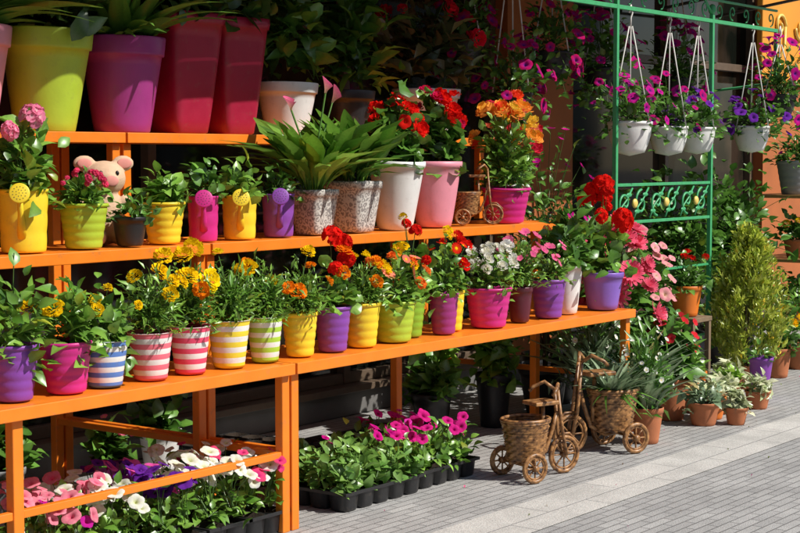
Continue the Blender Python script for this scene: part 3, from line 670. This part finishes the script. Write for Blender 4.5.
# ------------------------------------------------------------------ green iron stand
e=empty("wrought_iron_plant_stand",(0,0,0)); YS=.45
p=PM()
for x in (3.36,4.60):
    p.box(x-.013,x+.013,YS-.013,YS+.013,0,2.40,'gpaint',.002)
    p.tube([(x,YS-.2,.01),(x,YS,.09),(x,YS+.2,.01)],.009,'gpaint'); p.ell((x,YS,2.43),(.025,.025,.035),'gpaint')
p.box(2.0,5.6,YS-.012,YS+.012,2.345,2.369,'gpaint',.002)
p.obj("frame",e)
def spiral(p,cx_,cz_,r,dirn=1,start=0,turns=1.4,y=YS,k='gpaint',th=.007):
    pts=[]
    for i in range(28):
        t=i/27; a=start+dirn*t*turns*2*pi; rr=r*(1-.85*t); pts.append((cx_+rr*math.cos(a),y,cz_+rr*math.sin(a)))
    p.tube(pts,th,k,6)
p=PM()
for z in (1.11,1.33): p.box(3.374,4.586,YS-.009,YS+.009,z-.009,z+.009,'gpaint',.002)
for i in range(6):
    x=3.48+i*.2; spiral(p,x,1.22,.08,1 if i%2 else -1,pi/2 if i%2 else -pi/2,1.1,th=.008)
    p.tube([(x-.09,YS,1.13),(x-.04,YS,1.20),(x+.02,YS,1.24),(x+.09,YS,1.31)],.006,'gpaint',6)
    for s in (-1,1): p.ell((x+.05*s,YS,1.22+.05*s),(.032,.008,.013),'gpaint')
for x in (3.58,3.98,4.38): p.ell((x,YS-.012,1.22),(.028,.014,.028),'gold')
p.obj("scroll_panel",e)
p=PM()
for i in range(18):
    x=2.1+i*.2; spiral(p,x,2.43,.05,1 if i%2 else -1,-pi/2,1.2,th=.005)
pts=[(3.36+1.24*t,YS,2.40+.32*math.sin(pi*t)) for t in np.linspace(0,1,17)]; p.tube(pts,.009,'gpaint')
for i in range(5): spiral(p,3.6+i*.19,2.50+.08*math.sin(pi*(i+.5)/5),.07,1 if i%2 else -1,0,1.3,th=.006)
p.box(2.0,5.6,YS-.008,YS+.008,2.485,2.5,'gpaint',.002)
p.box(5.58,5.60,YS-.011,YS+.011,2.0,2.344,'gpaint',.002); p.tube([(5.59,YS,2.0),(5.59,1.0,1.95),(5.59,1.58,2.0)],.009,'gpaint'); p.tube([(2.01,YS,2.35),(2.01,1.0,2.35),(2.01,1.58,2.35)],.009,'gpaint')
p.obj("top_scrollwork",e)
p=PM()
for z in (.35,.8): p.box(3.374,4.586,YS-.007,YS+.007,z,z+.014,'gpaint',.002)
p.obj("lower_rails",e)
def hangpot(name,x,y,z0,D,h,plant,k='white',top=2.345,**kw):
    e=empty(name,(x,y,z0)); o=make_pot(e,'bowl',D*.95,h,k)
    p=PM()
    for j in range(3):
        a=j*2*pi/3+.5; p.tube([(D*.48*math.cos(a),D*.48*math.sin(a),h*.97),(0.01*math.cos(a),.01*math.sin(a),top-z0-.09)],.0045,'rope',6)
    p.tube([(0,0,top-z0-.09),(0,0,top-z0-.04),(.018,0,top-z0-.012),(0,0,top-z0+.032),(-.018,0,top-z0-.012)],.006,'rope',6); p.obj("hanger",e)
    mb=MB(); plant(mb,(0,0,h*.9),D/2,**kw); mb.obj("foliage",e)
def p_hang(mb,c,r,c1=MAG,c2=PUR,H=.22,n=230,nf=18,cols=G1,sz=.036,low=-.5):
    bush(mb,(c[0],c[1],c[2]+H*.15),r*1.7,H,n,T_OV,.06,1,cols,low=low)
    blooms(mb,(c[0],c[1],c[2]+H*.15),r*1.75,H*1.05,nf,T_PET,sz,c1,c2,low=low+.2)
hangpot("hanging_petunia_pot",3.53,YS,1.50,.27,.2,p_hang,H=.24)
hangpot("hanging_petunia_pot",4.12,YS+.05,1.50,.25,.18,p_hang,c1=(.6,.01,.16),H=.26)
hangpot("hanging_petunia_pot",4.45,YS+.02,1.51,.24,.17,p_hang,c1=PUR,H=.2)
hangpot("hanging_petunia_pot",5.22,YS,1.52,.25,.18,p_hang,c1=PUR,H=.2)
for x,y,z,c1 in ((5.1,.95,1.87,MAG),(2.95,.90,1.70,(.55,.01,.12)),(3.3,.85,1.95,(.5,.01,.10)),(3.9,.85,1.88,(.55,.01,.16)),(5.50,.38,1.76,(.66,.01,.22)),(2.75,1.1,2.0,(.4,.01,.05))):
    hangpot("hanging_petunia_basket",x,y,z,.25,.16,p_hang,k='black',c1=c1,top=2.78 if y>.5 else 2.345,H=.32,n=380,nf=34,sz=.042,low=-.9,cols=G1)
# ------------------------------------------------------------------ copper rack right
e=empty("metal_shelf_rack",(0,0,0)); p=PM()
for x in (6.25,7.6):
    for y in (.45,.9): p.box(x-.015,x+.015,y-.015,y+.015,0,1.19,'copper',.002)
for z in (.25,.72,1.19): p.box(6.23,7.62,.43,.92,z+.001,z+.025,'copper',.003)
p.obj("frame",e)
potted("potted_ivy",(6.40,.62,1.216),'rib',.30,.25,'grey',p_leafy,H=.25,n=200,L=.07)
potted("potted_ivy",(6.80,.62,1.216),'rib',.30,.25,'grey',p_hang,H=.25)
for x,z in ((6.42,.746),(6.75,.746),(6.42,.276),(6.8,.276)):
    potted("potted_ivy",(x,.62,z),'smooth',.2,.14,'terra',p_leafy,H=.2,n=170,L=.07,sp=1.8,fl=[MAR(2)] if z>.5 else ())
potted("potted_rose",(5.35,.30,0),'smooth',.2,.2,'terra',p_leafy,H=.3,n=170,L=.07,sp=1.8,fl=[(6,T_ROSE,.03,YEL,ORG)])
potted("potted_rose",(5.85,.35,0),'smooth',.2,.2,'terra',p_leafy,H=.4,n=200,L=.07,sp=2,cols=G2)
# ------------------------------------------------------------------ shop building
e=empty("flower_shop_building",(0,0,0)); YW=1.62
p=PM(); p.box(-9,14,YW,YW+.3,0,.14,'wallgrey',.005); p.obj("plinth",e)
p=PM(); p.box(-9,14,YW-.05,YW+.28,.142,.18,'frame',.004); p.obj("window_sill",e)
cols=[(-9,-8.3),(-4.4,-3.8),(3.92,4.75),(7.9,9.4),(13.4,14)]
for a,b_ in cols:
    p=PM(); p.box(a,b_,YW-.06,YW+.3,.182,3.0,'wallor'); p.obj("pillar",e)
p=PM(); p.box(-9,14,YW-.08,YW+.3,3.002,6.5,'plaster'); p.obj("upper_wall",e)
for (a,b_),(c,d) in zip(cols[:-1],cols[1:]):
    n=max(1,round((c-b_)/1.5)); w=(c-b_)/n
    for i in range(n+1):
        x=b_+i*w; x=min(max(x,b_+.03),c-.03)
        p=PM(); p.box(x-.028,x+.028,YW+.03,YW+.12,.182,3.0,'frame',.003); p.obj("mullion",e)
    for z in (.182,2.2):
        p=PM(); p.box(b_+.06,c-.06,YW+.04,YW+.11,z,z+.06,'frame',.003); p.obj("transom",e)
    p=PM(); p.box(b_+.002,c-.002,YW+.085,YW+.088,.183,2.998,'glass'); p.obj("glass",e)
p=PM(); p.box(-9,14,5.0,5.1,-.1,6.5,'plaster'); p.box(-9,14,YW+.31,4.99,6.4,6.5,'plaster'); p.box(-9.1,-9.002,YW,5.1,0,6.5,'plaster'); p.box(14.002,14.1,YW,5.1,0,6.5,'plaster'); p.obj("rear_walls_and_roof",e)
p=PM(); p.box(7.72,9.38,YW-.12,YW-.065,2.12,2.90,'sign',.01)
p.obj("sign_board",e)
p=PM()
for j,x in enumerate((8.05,8.48,8.9)):
    spiral(p,x,2.60,.11,1,pi*j,1.2,y=YW-.135,k='gold',th=.014); p.tube([(x+.1,YW-.135,2.60),(x+.09,YW-.135,2.43),(x-.02,YW-.135,2.33)],.013,'gold')
p.obj("sign_lettering",e)
p=PM(); v=[(-4.4,YW-.081,2.98),(7.0,YW-.081,2.98),(7.0,.20,2.80),(-4.4,.20,2.80)]
p.box(-4.4,7.0,.18,.198,2.66,2.80,'canvas'); p.add([(x,y,z+t) for t in (0,.012) for (x,y,z) in v],[(3,2,1,0),(4,5,6,7)],'canvas',False)
for x in (-4.3,0,3,6,6.9): p.tube([(x,YW-.09,2.6),(x,.22,2.79)],.012,'wallgrey')
p.obj("awning")
# ------------------------------------------------------------------ street
p=PM(); p.add([(-150,-150,-.13),(150,-150,-.13),(150,150,-.13),(-150,150,-.13)],[(0,1,2,3)],'asphalt',False); p.obj("ground")
p=PM(); p.box(-30,30,-6.2,1.615,-.14,0,'pave'); p.box(-30,30,-6.35,-6.203,-.14,.0,'band'); p.obj("pavement")
p=PM(); p.add([(-30,-.76,.004),(30,-.76,.004),(30,-.44,.004),(-30,-.44,.004)],[(0,1,2,3)],'band',False); p.obj("paving_band")
mb=MB(); n=70
P=np.stack([RNG.uniform(-.2,6.5,n),RNG.uniform(-1.2,.3,n),np.full(n,.006)],1); D=np.stack([RNG.normal(0,1,n),RNG.normal(0,1,n),RNG.normal(0,.05,n)],1)
S=RNG.uniform(.006,.016,n); cc=np.array([PNK,MAG,(.2,.25,.05),(.25,.14,.05),(.3,.2,.08),(.2,.12,.05)])[RNG.integers(0,6,n)]
mb.inst(T_OV2,P+[0,0,.004],frames(D,A((0,0,1),n)),S,cc,cc,1); mb.obj("fallen_petals")
e=empty("apartment_building",(0,0,0)); p=PM(); p.box(-30,40,-26,-18,-.1,8,'plaster'); p.obj("walls",e); p=PM()
for i in range(28):
    for z in (.6,3.6,6): p.box(-29+i*2.4,-27.8+i*2.4,-18.01,-17.96,z,z+1.5,'dark')
p.obj("windows",e)
mb=MB()
for i in range(9):
    c=np.array((-12+i*4+RNG.normal(0,.4),-13,3.4)); bush(mb,c,1.5,1.6,500,T_OV,.35,1,GD,low=-.9,st=False); stems(mb,(c[0],-13,0),np.array([c]),.12,RNG,(.08,.06,.04))
mb.obj("street_trees")
# ------------------------------------------------------------------ light, camera
sd=Vector((.22,-.68,.70)).normalized(); el=math.asin(sd.z); az=math.atan2(sd.x,sd.y)
w=bpy.data.worlds.new("World"); scene.world=w; w.use_nodes=True; nt=w.node_tree
sk=nt.nodes.new("ShaderNodeTexSky"); sk.sky_type='NISHITA'; sk.sun_disc=False; sk.sun_elevation=el; sk.sun_rotation=az
nt.links.new(sk.outputs[0],nt.nodes["Background"].inputs[0]); nt.nodes["Background"].inputs[1].default_value=.10
l=bpy.data.lights.new("sun",'SUN'); l.energy=5.0; l.angle=math.radians(.5); l.color=(1,.95,.87)
lo=bpy.data.objects.new("sun",l); scene.collection.objects.link(lo); lo.rotation_euler=sd.to_track_quat('Z','Y').to_euler()
cd=bpy.data.cameras.new("camera"); cam=bpy.data.objects.new("camera",cd); scene.collection.objects.link(cam)
cd.sensor_width=36; cd.lens=71.4; cd.clip_end=500; cam.location=(-4.754,-4.078,1.5)
pt=math.atan(111.5/1600); F=Vector((.8*math.cos(pt),.6*math.cos(pt),-math.sin(pt)))
cam.rotation_euler=F.to_track_quat('-Z','Y').to_euler(); scene.camera=cam
scene.view_settings.view_transform='Standard'
